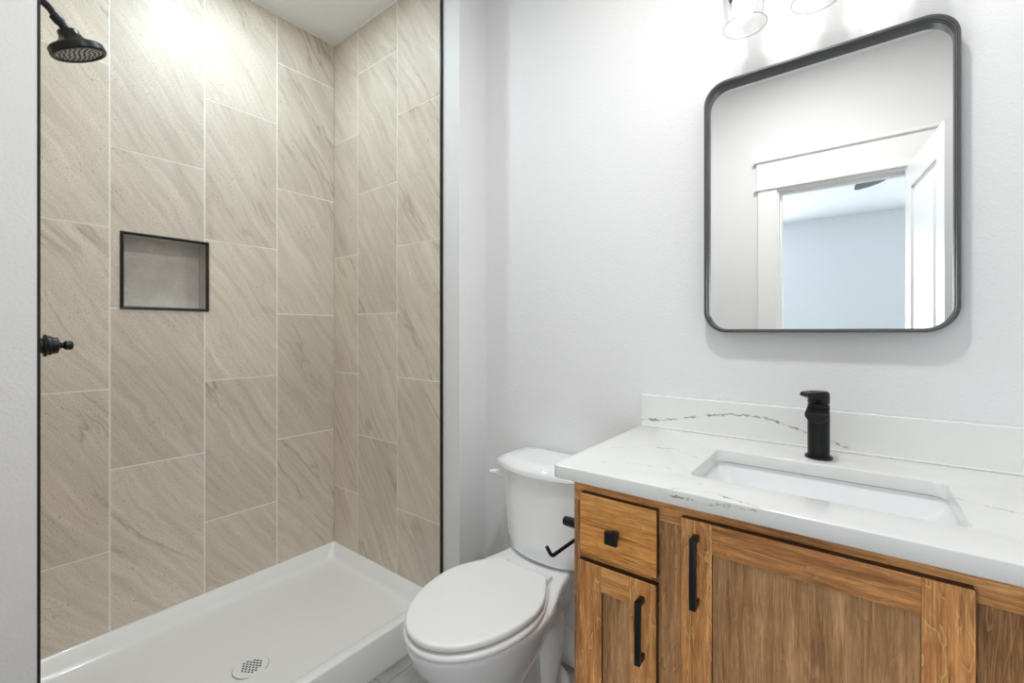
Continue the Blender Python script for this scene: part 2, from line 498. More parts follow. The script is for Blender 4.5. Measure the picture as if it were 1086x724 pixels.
def tiles(name, u0, u1, z0, z1, cols, map3, hole=None, seed=1):
    """running-bond 24 in. tall tiles; cols = (ua, ub, first joint); map3(u, z, depth) -> point"""
    rnd = random.Random(seed)
    bm = bmesh.new(); uv = bm.loops.layers.uv.new('tile'); sh = bm.faces.layers.float.new('shade')
    g = 0.0025

    def piece(a, b, c, d, off, s):
        if b - a < 0.004 or d - c < 0.004: return
        vs = [bm.verts.new(map3(*p)) for p in ((a, c, 0), (b, c, 0), (b, d, 0), (a, d, 0), (a, c, WT), (b, c, WT), (b, d, WT), (a, d, WT))]
        uvs = [(a, c), (b, c), (b, d), (a, d)] * 2
        for f in ((0, 1, 2, 3), (4, 5, 1, 0), (5, 6, 2, 1), (6, 7, 3, 2), (7, 4, 0, 3), (7, 6, 5, 4)):
            fc = bm.faces.new([vs[i] for i in f]); fc[sh] = s
            for lp, i in zip(fc.loops, f): lp[uv].uv = (uvs[i][0] + off[0], uvs[i][1] + off[1])
    for ua, ub, j in cols:
        z = j - 0.592 * math.ceil((j - z0) / 0.592)
        while z < z1:
            off = (rnd.uniform(0, 20), rnd.uniform(0, 20)); s = rnd.random()
            a, b, c, d = max(ua, u0) + g, min(ub, u1) - g, max(z, z0) + g, min(z + 0.592, z1) - g
            if hole and a < hole[1] and b > hole[0] and c < hole[3] and d > hole[2]:
                h0, h1, h2, h3 = max(a, hole[0]), min(b, hole[1]), max(c, hole[2]), min(d, hole[3])
                piece(a, h0, c, d, off, s); piece(h1, b, c, d, off, s)
                piece(h0, h1, c, h2, off, s); piece(h0, h1, h3, d, off, s)
            else:
                piece(a, b, c, d, off, s)
            z += 0.592
    # grout bed just under the faces
    q = WT * 0.12
    rects = [(u0, u1, z0, z1)] if not hole else [(u0, hole[0], z0, z1), (hole[1], u1, z0, z1), (hole[0], hole[1], z0, hole[2]), (hole[0], hole[1], hole[3], z1)]
    gm = []
    for a, b, c, d in rects:
        f = bm.faces.new([bm.verts.new(map3(*p)) for p in ((a, c, q), (b, c, q), (b, d, q), (a, d, q))]); gm.append(f)
    for f in gm: f.material_index = 1
    bm.faces.ensure_lookup_table()
    lo = map3(u0, z0, 0)
    me = bpy.data.meshes.new(name)
    bm.normal_update()
    bm.to_mesh(me); bm.free()
    me.materials.append(M['tile']); me.materials.append(M['grout'])
    o = bpy.data.objects.new(name, me); COL.objects.link(o)
    return struct(o)


PZ = 0.136                                             # rim of the pan
tiles('wall_back_tiles', XL + 0.002, XE, PZ, H, [(XL - 0.2, 0.381, 0.430), (0.381, 0.679, 0.726), (0.679, 0.973, 0.434), (0.973, XE + 0.02, 0.724)],
      lambda u, z, d: (u, YB + d, z), (NX0, NX1, NZ0, NZ1), 11)
tiles('wall_end_tiles', -YB, -YF, PZ, H, [(-2.4, -1.936, 0.431), (-1.936, -1.631, 0.726), (-1.631, -1.2, 0.434)],
      lambda u, z, d: (XE + d, -u, z), None, 5)
tiles('wall_head_tiles', YF, YB, PZ, H, [(1.2, 1.631, 0.434), (1.631, 1.936, 0.726), (1.936, 2.4, 0.431)],
      lambda u, z, d: (XL + WT - d, u, z), None, 8)
# black metal edge strips where the tile stops
struct(obj('trim_1', B(XE - 0.001, XE + WT, YF - 0.006, YF, PZ, H), M['blackedge']), 'black metal edge strip of the end wall tiles')
struct(obj('trim_2', B(XL, XL + 0.0048, YW, YF, 0.0, H), M['blackedge']), 'black metal edge strip beside the shower head')
# bead of caulk along the shower ceiling
bm = B(XL + WT, XE, YB - 0.004, YB, H - 0.006, H); box(bm, XE - 0.004, XE, YF, YB - 0.004, H - 0.006, H)
struct(obj('trim_3', bm, M['trim']), 'white caulk bead along the shower ceiling')


def baseboard(name, x0, x1, y0, y1): struct(obj(name, B(x0, x1, y0, y1, 0, 0.135, bev=0.003), M['trim']))


baseboard('baseboard_vanity', XV - 0.014, XV, 0.515, YW)
baseboard('baseboard_wing', XE + WT, XV - 0.014, YW - 0.014, YW)
baseboard('baseboard_head', XD, XL, YW - 0.014, YW)
baseboard('baseboard_side', XD + 0.02, 0.86, YR, YR + 0.014)
baseboard('baseboard_doorway', XD, XD + 0.014, 0.462, YW - 0.014)

# doorway trim: jamb, casings and a flat head board with two thin caps
bm = bmesh.new()
for y in (DY0 - 0.018, DY1): box(bm, XD - 0.125, XD + 0.002, y, y + 0.018, 0, DZ)
box(bm, XD - 0.125, XD + 0.002, DY0 - 0.018, DY1 + 0.018, DZ, DZ + 0.018)
struct(obj('trim_4', bm, M['trim']), 'white door jamb')
bm = bmesh.new()
for y in (DY0 + 0.0, DY1 - 0.012): box(bm, XD - 0.075, XD - 0.040, y, y + 0.012, 0, DZ - 0.012)
box(bm, XD - 0.075, XD - 0.040, DY0, DY1, DZ - 0.012, DZ)
struct(obj('trim_5', bm, M['trim']), 'white door stop')
for k, (y0, y1) in enumerate(((DY1 + 0.008, DY1 + 0.108), (DY0 - 0.108, DY0 - 0.008))):
    struct(obj('trim_%d' % (6 + k), B(XD, XD + 0.018, y0, y1, 0, DZ + 0.012, bev=0.002), M['trim']), 'white flat door casing')
bm = B(XD, XD + 0.020, DY0 - 0.115, DY1 + 0.115, DZ + 0.030, DZ + 0.178, bev=0.0015)
box(bm, XD, XD + 0.030, DY0 - 0.125, DY1 + 0.125, DZ + 0.012, DZ + 0.030, bev=0.002)
box(bm, XD, XD + 0.036, DY0 - 0.130, DY1 + 0.130, DZ + 0.178, DZ + 0.194, bev=0.002)
struct(obj('trim_8', bm, M['trim']), 'white flat head casing above the door')

# the door, swung into the room against the side wall
DW, DT = 0.620, 0.035
d_ang = math.radians(-6.5)
dr = thing('door_1', 'white panelled door standing open', 'door', (XD + 0.01, DY0 + 0.002, 0.012))
del dr['category']; dr['kind'] = 'structure'


def leaf():
    """leaf with two recessed panels on both faces, hinge edge at x = 0, face looking to +y at y = DT"""
    bm = bmesh.new()
    st, hh = 0.105, DZ - 0.016
    xs = (st, DW - st); zs = ((0.22, 0.92), (1.06, hh - 0.115))
    box(bm, 0, st, 0, DT, 0, hh); box(bm, DW - st, DW, 0, DT, 0, hh)
    for a, b in ((0, 0.22), (0.92, 1.06), (hh - 0.115, hh)): box(bm, st, DW - st, 0, DT, a, b)
    for a, b in zs:
        box(bm, st, DW - st, 0.010, DT - 0.010, a, b)
        for s, y0, y1 in ((1, DT - 0.010, DT - 0.002), (-1, 0.010, 0.002)):
            i0, i1 = 0.028, 0.050
            r0 = [(xs[0] + i0, y0, a + i0), (xs[1] - i0, y0, a + i0), (xs[1] - i0, y0, b - i0), (xs[0] + i0, y0, b - i0)]
            r1 = [(xs[0] + i1, y1, a + i1), (xs[1] - i1, y1, a + i1), (xs[1] - i1, y1, b - i1), (xs[0] + i1, y1, b - i1)]
            loft(bm, [r0, r1])
    return bm


def place_door(bm):
    m = Matrix.Translation(dr.location) @ Matrix.Rotation(d_ang, 4, 'Z') @ Matrix.Translation((0.004, 0, 0))
    bmesh.ops.transform(bm, matrix=m, verts=bm.verts); return bm


obj('door_panel', place_door(leaf()), M['door'], dr)
for s in (1, -1):
    bm = bmesh.new(); y = DT if s > 0 else 0.0
    lathe(bm, [(0.030, 0), (0.030, 0.006), (0.012, 0.008), (0.011, 0.030), (0.024, 0.040), (0.027, 0.050), (0.022, 0.060), (0.0, 0.063)], (DW - 0.065, y, 0.93), (0, s, 0), 28)
    obj('door_knob', place_door(bm), M['black'], dr, smooth=40)
# bedroom beyond the doorway
bx1 = XD - 0.12
struct(obj('floor_bedroom', B(FX, XD, -2.3, 2.6, -0.06, -0.002), M['carpet']))
struct(obj('ceiling_bedroom', B(FX - 0.1, bx1, -2.3, 2.6, H, H + 0.08), M['bed']))
bm = bmesh.new()
for a in ((-2.3, -2.10, 0, H), (-0.80, 1.05, 0, H), (2.35, 2.6, 0, H)): box(bm, FX - 0.1, FX, *a)
for a in (-2.10, 1.05): box(bm, FX - 0.1, FX, a, a + 1.30, 0, 0.58); box(bm, FX - 0.1, FX, a, a + 1.30, 2.22, H)
struct(obj('wall_bedroom_far', bm, M['bed']))
struct(obj('wall_bedroom_left', B(FX, bx1, 2.5, 2.6, 0, H), M['bed']))
bm = bmesh.new()
for a in ((FX, -3.2, 0, H), (-1.4, bx1, 0, H), (-3.2, -1.4, 0, 0.75), (-3.2, -1.4, 2.25, H)):
    box(bm, a[0], a[1], -2.3, -2.2, a[2], a[3])
struct(obj('wall_bedroom_right', bm, M['bed']))
bm = B(bx1 - 0.02, bx1, -2.2, YR - 0.1, 0, H); box(bm, bx1 - 0.02, bx1, YW, 2.5, 0, H)
struct(obj('wall_bedroom_near', bm, M['bed']))
wn = bpy.data.objects.new('window_1', None); COL.objects.link(wn); wn.location = (-2.3, -2.25, 0.75); wn['kind'] = 'structure'
bm = bmesh.new()
for a in ((-3.2, -3.15, 0.75, 2.25), (-1.45, -1.4, 0.75, 2.25), (-2.32, -2.28, 0.75, 2.25), (-3.2, -1.4, 0.75, 0.80), (-3.2, -1.4, 2.20, 2.25)):
    box(bm, a[0], a[1], -2.28, -2.24, a[2], a[3])
obj('window_frame', bm, M['trim'], wn)
obj('pane', B(-3.15, -1.45, -2.262, -2.258, 0.80, 2.20), M['glass'], wn)

for k, y in enumerate((-1.45, 1.70)):  # unseen far windows, added to send fill daylight through the doorway
    wn = bpy.data.objects.new('window_%d' % (k + 2), None); COL.objects.link(wn); wn.location = (FX - 0.05, y, 0.58); wn['kind'] = 'structure'
    bm = bmesh.new()
    for a in ((y - 0.65, y - 0.60, 0.58, 2.22), (y + 0.60, y + 0.65, 0.58, 2.22), (y - 0.60, y + 0.60, 0.58, 0.63), (y - 0.60, y + 0.60, 2.17, 2.22), (y - 0.60, y + 0.60, 1.38, 1.42)):
        box(bm, FX - 0.07, FX - 0.03, *a)
    obj('window_frame', bm, M['trim'], wn)
    obj('pane', B(FX - 0.052, FX - 0.048, y - 0.60, y + 0.60, 0.63, 2.17), M['glass'], wn)

# ------------------------------------------------------------------ shower pan
pan = thing('shower_pan', 'white acrylic shower pan with a raised curb under the tiled walls', 'shower pan', (0.70, 1.75, 0))
PX0, PX1, PY0, PY1 = XL + 0.003, XE + WT - 0.001, YF, YB + WT - 0.001
wx, wy, wf = 0.014, 0.014, 0.046


def rr3(a0, a1, b0, b1, r, z): return [(a, b, z) for a, b in rrect(a0, a1, b0, b1, r)]


bm = bmesh.new()
ix0, ix1, iy0, iy1 = PX0 + wx, PX1 - wx, PY0 + wf, PY1 - wy
rings = [rr3(PX0, PX1, PY0, PY1, 0.003, 0.0), rr3(PX0, PX1, PY0, PY1, 0.003, PZ - 0.006),
         rr3(PX0 + 0.002, PX1 - 0.002, PY0 + 0.002, PY1 - 0.002, 0.004, PZ - 0.002),
         rr3(PX0 + 0.005, PX1 - 0.005, PY0 + 0.006, PY1 - 0.005, 0.005, PZ),
         rr3(ix0 - 0.004, ix1 + 0.004, iy0 - 0.006, iy1 + 0.004, 0.012, PZ),
         rr3(ix0, ix1, iy0, iy1, 0.014, PZ - 0.004),
         rr3(ix0 + 0.020, ix1 - 0.020, iy0 + 0.014, iy1 - 0.020, 0.03, 0.095),
         rr3(ix0 + 0.026, ix1 - 0.026, iy0 + 0.020, iy1 - 0.026, 0.036, 0.083),
         rr3(ix0 + 0.036, ix1 - 0.036, iy0 + 0.030, iy1 - 0.036, 0.046, 0.076),
         rr3(ix0 + 0.050, ix1 - 0.050, iy0 + 0.045, iy1 - 0.050, 0.06, 0.073)]
DRX, DRY, DRZ = 0.663, 1.660, 0.064


def blend(ring, f, z):
    return [(DRX + (p[0] - DRX) * f, DRY + (p[1] - DRY) * f, z) for p in ring]


last = rings[-1]
rings += [blend(last, 0.6, 0.069), blend(last, 0.3, 0.066)]
n = len(last)
rings.append([(DRX + 0.058 * math.cos(a), DRY + 0.058 * math.sin(a), DRZ) for a in [math.atan2(p[1] - DRY, p[0] - DRX) for p in last]])
loft(bm, rings, True, True)
obj('basin', bm, M['acrylic'], pan, smooth=50)
ring_o = [(DRX + 0.054 * math.cos(2 * PI * i / 48), DRY + 0.054 * math.sin(2 * PI * i / 48)) for i in range(48)]
holes = []
sp = 0.0120
for i in range(-3, 4):
    for j in range(-3, 4):
        hx, hy = i * sp + (j % 2) * sp / 2 - sp / 4, j * sp * 0.9
        if math.hypot(hx, hy) < 0.034:
            holes.append([(DRX + hx + 0.0046 * math.cos(-2 * PI * k / 10), DRY + hy + 0.0046 * math.sin(-2 * PI * k / 10)) for k in range(10)])
cov = obj('drain_cover', plate_with_holes(ring_o, holes, DRZ + 0.0015, DRZ + 0.0032), M['acrylic'], pan, label='round pale drain cover with small holes')
bm = bmesh.new(); lathe(bm, [(0.050, DRZ + 0.0002), (0.050, DRZ + 0.0010)], (DRX, DRY, 0), n=40)
obj('drain_opening', bm, M['dark'], pan)
bm = bmesh.new(); lathe(bm, [(0.0545, DRZ + 0.0003), (0.0565, DRZ + 0.0003), (0.0565, DRZ + 0.0012), (0.0545, DRZ + 0.0012)], (DRX, DRY, 0), n=48, cap0=False, cap1=False)
obj('drain_ring', bm, M['nozzle'], pan)

# ------------------------------------------------------------------ niche
ni = thing('shower_niche', 'recessed tiled wall niche with a black metal edge in the shower', 'niche', (0.5515, YB, NZ0))
bm = bmesh.new()
a0, a1, c0, c1, yb = NX0 + 0.001, NX1 - 0.001, NZ0 + 0.001, NZ1 - 0.001, YB + ND
box(bm, a0, a1, yb, yb + 0.008, c0, c1)
obj('back_tile', bm, M['niche'], ni)
bm = bmesh.new()
box(bm, a0, a0 + 0.008, YB + 0.003, yb, c0, c1); box(bm, a1 - 0.008, a1, YB + 0.003, yb, c0, c1)
box(bm, a0 + 0.008, a1 - 0.008, YB + 0.003, yb, c0, c0 + 0.008); box(bm, a0 + 0.008, a1 - 0.008, YB + 0.003, yb, c1 - 0.008, c1)
obj('side_tile', bm, M['niche'], ni)
e = 0.011
prof = [(0.0, 0.003), (0.0, -0.004), (0.003, -0.006), (e - 0.001, -0.004), (e, -0.001), (e, 0.003)]  # inset, y
bm = bmesh.new()
rings = []
for ins, dy in prof + [prof[0]]:
    rings.append([(NX0 - 0.001 + ins, YB + dy, NZ0 - 0.001 + ins), (NX1 + 0.001 - ins, YB + dy, NZ0 - 0.001 + ins), (NX1 + 0.001 - ins, YB + dy, NZ1 + 0.001 - ins), (NX0 - 0.001 + ins, YB + dy, NZ1 + 0.001 - ins)])
loft(bm, rings, False, False)
obj('edge_frame', bm, M['blackedge'], ni, label='black metal edge strip framing the niche')

# ------------------------------------------------------------------ shower head and valve
TX = XL + WT                                           # tile face of the shower head wall
SY = 1.74
sh = thing('shower_head', 'round black shower head on a bent arm above the shower', 'shower head', (TX, SY, 2.10))
bm = bmesh.new(); lathe(bm, [(0.030, 0), (0.030, 0.004), (0.024, 0.010), (0.012, 0.013)], (TX, SY, 2.130), (1, 0, 0), 32)
obj('wall_flange', bm, M['black'], sh, smooth=40)
ax = Vector((0.46, 0.02, -1.0)).normalized()           # the way the spray points
fc = Vector((0.244, SY, 2.017))                         # centre of the face
nk = fc - ax * 0.062
bm = bmesh.new()
p_end = nk - Vector((0.022, 0, -0.024))
arm = [Vector((TX, SY, 2.130)), Vector((TX + 0.020, SY, 2.130))] + bez((TX + 0.025, SY, 2.130), (TX + 0.058, SY, 2.128), p_end, 10)
tube(bm, arm, 0.0095, 18)
obj('arm', bm, M['black'], sh, smooth=40)
bm = bmesh.new()
dn = (nk - p_end).normalized()
lathe(bm, [(0.0105, -0.006), (0.0135, -0.004), (0.0135, 0.012), (0.011, 0.018), (0.011, 0.032)], p_end, dn, 24)
obj('swivel_nut', bm, M['black'], sh, smooth=40)
bm = bmesh.new()
lathe(bm, [(0.006, -0.004), (0.020, 0.0), (0.024, 0.004), (0.025, 0.014), (0.031, 0.026), (0.048, 0.036), (0.059, 0.041), (0.063, 0.045), (0.064, 0.060), (0.061, 0.064), (0.054, 0.064), (0.053, 0.060), (0.0, 0.059)], nk, ax, 56)
obj('head_body', bm, M['black'], sh, smooth=35)
u = ax.orthogonal().normalized(); v = ax.cross(u)
bm = bmesh.new(); lathe(bm, [(0.0525, 0.058), (0.0525, 0.0605), (0.050, 0.0615), (0.0, 0.0615)], nk, ax, 48)
fp = obj('face_plate', bm, M['nozzle'], sh, smooth=35, label='pale grey face plate full of nozzles')
bm = bmesh.new()
for rad, cnt in ((0.0, 1), (0.012, 6), (0.024, 12), (0.035, 18), (0.045, 22)):
    for k in range(cnt):
        a = 2 * PI * k / cnt + rad * 40
        q = nk + ax * 0.060 + (u * math.cos(a) + v * math.sin(a)) * rad
        lathe(bm, [(0.0027, 0), (0.0023, 0.0035)], q, ax, 8)
obj('nozzles', bm, M['dark'], fp, label='ring pattern of dark rubber nozzles')

sv = thing('shower_valve', 'black shower valve handle sticking out at the shower edge', 'shower valve', (TX, SY, 1.193))
bm = bmesh.new(); lathe(bm, [(0.080, 0), (0.080, 0.004), (0.074, 0.009), (0.034, 0.013)], (TX, SY, 1.193), (1, 0, 0), 48)
obj('escutcheon', bm, M['black'], sv, smooth=40)
bm = bmesh.new(); lathe(bm, [(0.021, 0.010), (0.021, 0.046), (0.030, 0.047), (0.0305, 0.052), (0.027, 0.055), (0.026, 0.062), (0.0235, 0.064), (0.0225, 0.070), (0.022, 0.075), (0.014, 0.078), (0.0, 0.079)], (TX, SY, 1.193), (1, 0, 0), 36)
obj('hub', bm, M['black'], sv, smooth=35)
bm = bmesh.new(); lathe(bm, [(0.012, 0.074), (0.0085, 0.079), (0.0075, 0.085), (0.010, 0.087), (0.0125, 0.090), (0.0128, 0.100), (0.011, 0.104), (0.006, 0.106), (0.0, 0.1062)], (TX, SY, 1.193), (1, 0, 0), 28)
obj('knob', bm, M['black'], sv, smooth=35)

# ------------------------------------------------------------------ ceiling lights
def downlight(name, label, x, y, power, color, glow, spread=PI):
    d = thing(name, label, 'ceiling light', (x, y, H - 0.012))
    bm = bmesh.new(); lathe(bm, [(0.066, H - 0.004), (0.085, H - 0.008), (0.088, H - 0.004), (0.088, H), (0.066, H)], (x, y, 0), n=40, cap0=False, cap1=False)
    obj('trim_ring', bm, M['trim'], d, smooth=40)
    bm = bmesh.new(); lathe(bm, [(0.066, H - 0.003), (0.066, H - 0.001)], (x, y, 0), n=36)
    obj('lens', bm, emit(name + '_glow', color[:3], glow), d)
    return area_light(name + '_lamp', (x, y, H - 0.010), (0, 0, 0), 0.12, power, color[:3], spread=spread)


downlight('recessed_downlight', 'round recessed downlight in the ceiling over the shower pan', 0.685, 1.705, P_SHOWER, (0.76, 0.93, 1.0), 4)
downlight('ceiling_fill_light', 'added round fill light in the middle of the bathroom ceiling', 0.60, 0.24, P_CEIL, (1.0, 0.985, 0.96), 6)  # unseen lamp, added as the main fill of the room

# ------------------------------------------------------------------ toilet
TY, TK = 0.866, 0.840
to = thing('toilet', 'white two-piece toilet with closed seat between shower and wooden vanity', 'toilet', (1.08, TY, 0))


def egg(xf, xb, hw, z, wide=0.42, pf=2.0, pb=2.3, n=56, cy=TY):
    """egg outline: xf front (low x), xb back, hw half width, widest at share `wide` from the back"""
    xw = xb - (xb - xf) * wide; af, ab = xw - xf, xb - xw
    out = []
    for i in range(n):
        a = 2 * PI * i / n; c, s = math.cos(a), math.sin(a)
        p = pb if c > 0 else pf
        cc = math.copysign(abs(c) ** (2 / p), c); ss = math.copysign(abs(s) ** (2 / p), s)
        out.append((xw + cc * (ab if c > 0 else af), cy + ss * hw, z))
    return out


bm = bmesh.new()
# foot and pedestal
loft(bm, [egg(0.92, 1.385, 0.118, 0.0, 0.5, 2.2, 2.8), egg(0.92, 1.385, 0.118, 0.014, 0.5, 2.2, 2.8), egg(0.935, 1.375, 0.104, 0.030, 0.5, 2.2, 2.8),
          egg(0.945, 1.35, 0.088, 0.075, 0.5), egg(0.945, 1.33, 0.076, 0.14, 0.5), egg(0.94, 1.32, 0.068, 0.22, 0.5), egg(0.94, 1.31, 0.064, 0.33, 0.5)])
# bowl
loft(bm, [egg(0.955, 1.10, 0.055, 0.09, 0.5), egg(0.915, 1.105, 0.082, 0.14, 0.5), egg(0.875, 1.12, 0.104, 0.19, 0.48),
          egg(0.828, 1.145, 0.128, 0.25, 0.47), egg(0.780, 1.19, 0.152, 0.31, 0.46), egg(0.747, 1.235, 0.169, 0.360, 0.46),
          egg(0.733, 1.25, 0.178, 0.395, 0.45), egg(0.730, 1.25, 0.180, 0.409, 0.45), egg(0.733, 1.25, 0.177, 0.416, 0.45), egg(0.745, 1.24, 0.165, 0.418, 0.45)])
# rear deck that carries the tank, waisted between bowl and tank
def deck(x0, x1, k_, z):
    xs_ = [x0 + (x1 - x0) * i / 16 for i in range(17)]
    key = [(1.00, 0.178), (1.08, 0.174), (1.14, 0.162), (1.20, 0.146), (1.26, 0.134), (1.32, 0.131), (1.37, 0.138), (1.42, 0.146)]
    def hw(x):
        for (a, p), (b, q) in zip(key, key[1:]):
            if x <= b:
                f = max(0, (x - a) / (b - a)); return p + (q - p) * f
        return key[-1][1]
    def zz(x):
        f = max(0.0, min(1.0, (x - 1.07) / 0.11)); f = f * f * (3 - 2 * f)
        return z if z < 0.41 else 0.41 + (z - 0.41) * (0.2 + 0.8 * f)
    return [(x, TY + hw(x) * k_, zz(x)) for x in xs_] + [(x, TY - hw(x) * k_, zz(x)) for x in reversed(xs_)]
loft(bm, [deck(1.10, 1.34, 0.50, 0.24), deck(1.08, 1.37, 0.66, 0.31), deck(1.06, 1.395, 0.84, 0.365), deck(1.05, 1.408, 0.965, 0.403), deck(1.05, 1.412, 1.0, 0.420), deck(1.06, 1.412, 1.0, 0.434), deck(1.09, 1.410, 0.975, 0.4415), deck(1.12, 1.405, 0.92, 0.4435)])
obj('bowl', bm, M['china'], to, smooth=60)
# trapway swelling on both flanks
bm = bmesh.new()
for s in (-1, 1):
    path = [(0.96, TY + s * 0.062, 0.15), (1.02, TY + s * 0.070, 0.24), (1.09, TY + s * 0.076, 0.32), (1.165, TY + s * 0.078, 0.345), (1.215, TY + s * 0.076, 0.30), (1.225, TY + s * 0.073, 0.22), (1.215, TY + s * 0.070, 0.12), (1.20, TY + s * 0.068, 0.02)]
    pts = []
    for i in range(len(path) - 1):
        p0 = Vector(path[max(i - 1, 0)]); p1 = Vector(path[i]); p2 = Vector(path[i + 1]); p3 = Vector(path[min(i + 2, len(path) - 1)])
        for k in range(5):
            q = k / 5
            pts.append(0.5 * ((2 * p1) + (p2 - p0) * q + (2 * p0 - 5 * p1 + 4 * p2 - p3) * q * q + (3 * p1 - p0 - 3 * p2 + p3) * q ** 3))
    pts.append(Vector(path[-1]))
    tube(bm, pts, [0.034 + 0.020 * math.sin(PI * min(1, (i + 3) / (len(pts) + 2))) for i in range(len(pts))], 20)
obj('trapway', bm, M['china'], to, smooth=60)
# seat ring and lid, cut straight at the hinges
def lid_outline(xf, xb, hw, hb, z, n=60):
    out = []
    xw = xf + (xb - xf) * 0.60
    for i in range(n + 1):                              # from back left round the front to back right
        f = i / n
        a = PI / 2 + PI * f
        if f < 0.0: continue
        out.append((xw + math.cos(a) * (xw - xf), TY + math.sin(a) * hw, z))
    k = 12
    left = [(xb + (xw - xb) * (i / k), TY + (hb + (hw - hb) * math.sin(PI / 2 * (i / k))), z) for i in range(k)]
    right = [(p[0], 2 * TY - p[1], z) for p in reversed(left)]
    return left + out + right


def slab(xf, xb, hw, hb, z0, z1, r):
    bm = bmesh.new()
    f = lambda i, z: lid_outline(xf + i, xb - i * 0.3, hw - i, hb - i * 0.5, z)
    return loft(bm, [f(r, z0), f(r * 0.3, z0 + r * 0.35), f(0, z0 + r), f(0, z1 - r), f(r * 0.3, z1 - r * 0.35), f(r, z1 - 0.0002), f(r * 3, z1), f(0.1, z1 + 0.001)])


obj('seat', slab(0.727, 1.150, 0.181, 0.125, 0.4195, 0.4365, 0.006), M['plastic'], to, smooth=50)
obj('seat_lid', slab(0.731, 1.170, 0.177, 0.100, 0.4430, 0.462, 0.006), M['plastic'], to, smooth=50)
for s in (-1, 1):
    bm = box(bmesh.new(), 1.158, 1.192, TY + s * 0.088 - 0.022, TY + s * 0.088 + 0.022, 0.441, 0.457, bev=0.004)
    obj('hinge', bm, M['plastic'], to, smooth=40)


def tank_ring(hw, xf, xb, z, bow, n=14, c=0.018):
    """front bowed towards -x, back flat"""
    pts = [(xb, TK + hw - c, z), (xb - c, TK + hw, z)]
    xs = xf + bow
    for i in range(n + 1):
        f = i / n; y = hw - 2 * hw * f
        s = y / hw
        pts.append((xf + bow * abs(s) ** 2.4, TK + y * (1 - 0.0), z))
    pts += [(xb - c, TK - hw, z), (xb, TK - hw + c, z)]
    return pts


bm = bmesh.new()
loft(bm, [tank_ring(0.150, 1.240, 1.400, 0.448, 0.05), tank_ring(0.158, 1.226, 1.408, 0.462, 0.05), tank_ring(0.162, 1.222, 1.410, 0.50, 0.055), tank_ring(0.174, 1.212, 1.412, 0.62, 0.06), tank_ring(0.184, 1.204, 1.414, 0.748, 0.065)])
obj('tank', bm, M['china'], to, smooth=50)
bm = bmesh.new()
loft(bm, [tank_ring(0.188, 1.200, 1.418, 0.7475, 0.066), tank_ring(0.195, 1.192, 1.420, 0.7485, 0.068), tank_ring(0.198, 1.188, 1.420, 0.752, 0.068), tank_ring(0.198, 1.188, 1.420, 0.764, 0.068), tank_ring(0.195, 1.191, 1.418, 0.770, 0.068), tank_ring(0.172, 1.210, 1.412, 0.783, 0.058, c=0.03), tank_ring(0.166, 1.216, 1.410, 0.785, 0.056, c=0.03), tank_ring(0.12, 1.25, 1.39, 0.786, 0.05)])
obj('tank_lid', bm, M['china'], to, smooth=40)
bm = bmesh.new()
lathe(bm, [(0.015, 0), (0.015, 0.006), (0.010, 0.010)], (1.305, TK + 0.172, 0.692), (0, 1, 0), 24)
hp = [(1.308, TK + 0.188, 0.684), (1.296, TK + 0.196, 0.694), (1.276, TK + 0.206, 0.708), (1.258, TK + 0.216, 0.714), (1.243, TK + 0.226, 0.716)]
tube(bm, hp, [0.010, 0.014, 0.0125, 0.009, 0.005], 16)
obj('flush_lever', bm, M['china'], to, smooth=50)
for s in (-1, 1):
    bm = bmesh.new(); lathe(bm, [(0.013, 0.012), (0.013, 0.026), (0.009, 0.034), (0.0, 0.036)], (1.20, TY + s * 0.098, 0), n=20)
    obj('bolt_cap', bm, M['plastic'], to, smooth=40)

# ------------------------------------------------------------------ vanity cabinet
XFF, XDF = 0.898, 0.880                                # face frame plane, door front plane
VY0, VY1, VZ = -0.381, 0.511, 0.894
va = thing('vanity_cabinet', 'stained brown wood vanity cabinet with black pulls under white counter', 'cabinet', (1.16, 0.065, 0))
bm = bmesh.new()
box(bm, XFF + 0.019, XV - 0.004, VY1 - 0.016, VY1 - 0.001, 0.0, VZ); box(bm, XFF + 0.019, XV - 0.004, VY0 + 0.001, VY0 + 0.016, 0.0, VZ)
box(bm, XFF + 0.019, XV - 0.004, VY0 + 0.016, VY1 - 0.016, 0.10, 0.116); box(bm, XV - 0.012, XV - 0.004, VY0 + 0.016, VY1 - 0.016, 0.116, VZ)
obj('carcass', bm, M['wood_f'], va)
TR = 0.846
for y0, y1 in ((VY1 - 0.040, VY1), (0.246, 0.330), (-0.198, -0.114), (VY0, VY0 + 0.040)):
    obj('frame_stile', B(XFF, XFF + 0.019, y0, y1, 0.10, TR, bev=0.0006, seg=1), M['wood_f'], va)
obj('frame_rail', B(XFF, XFF + 0.019, VY0, VY1, TR, VZ, bev=0.0006, seg=1), M['wood_h'], va)
for y0, y1 in ((0.330, VY1 - 0.040), (VY0 + 0.040, -0.198)):
    obj('frame_rail', B(XFF, XFF + 0.019, y0, y1, 0.70, 0.755), M['wood_h'], va)
for y0, y1 in ((0.330, VY1 - 0.040), (-0.114, 0.246), (VY0 + 0.040, -0.198)):
    obj('frame_rail', B(XFF, XFF + 0.019, y0, y1, 0.10, 0.14), M['wood_h'], va)
obj('toe_kick', B(XFF + 0.07, XFF + 0.085, VY0 + 0.016, VY1 - 0.016, 0.0, 0.10), M['wood_h'], va)


def pull(y, z0, z1, parent):
    bm = bmesh.new()
    xf = XDF - 0.030
    for z in (z0 + 0.006, z1 - 0.006): box(bm, xf + 0.004, XDF, y - 0.0055, y + 0.0055, z - 0.006, z + 0.006, bev=0.0012)
    box(bm, xf, xf + 0.010, y - 0.006, y + 0.006, z0, z1, bev=0.0012)
    return obj('handle', bm, M['black'], parent, smooth=30, label='matte black bar pull')


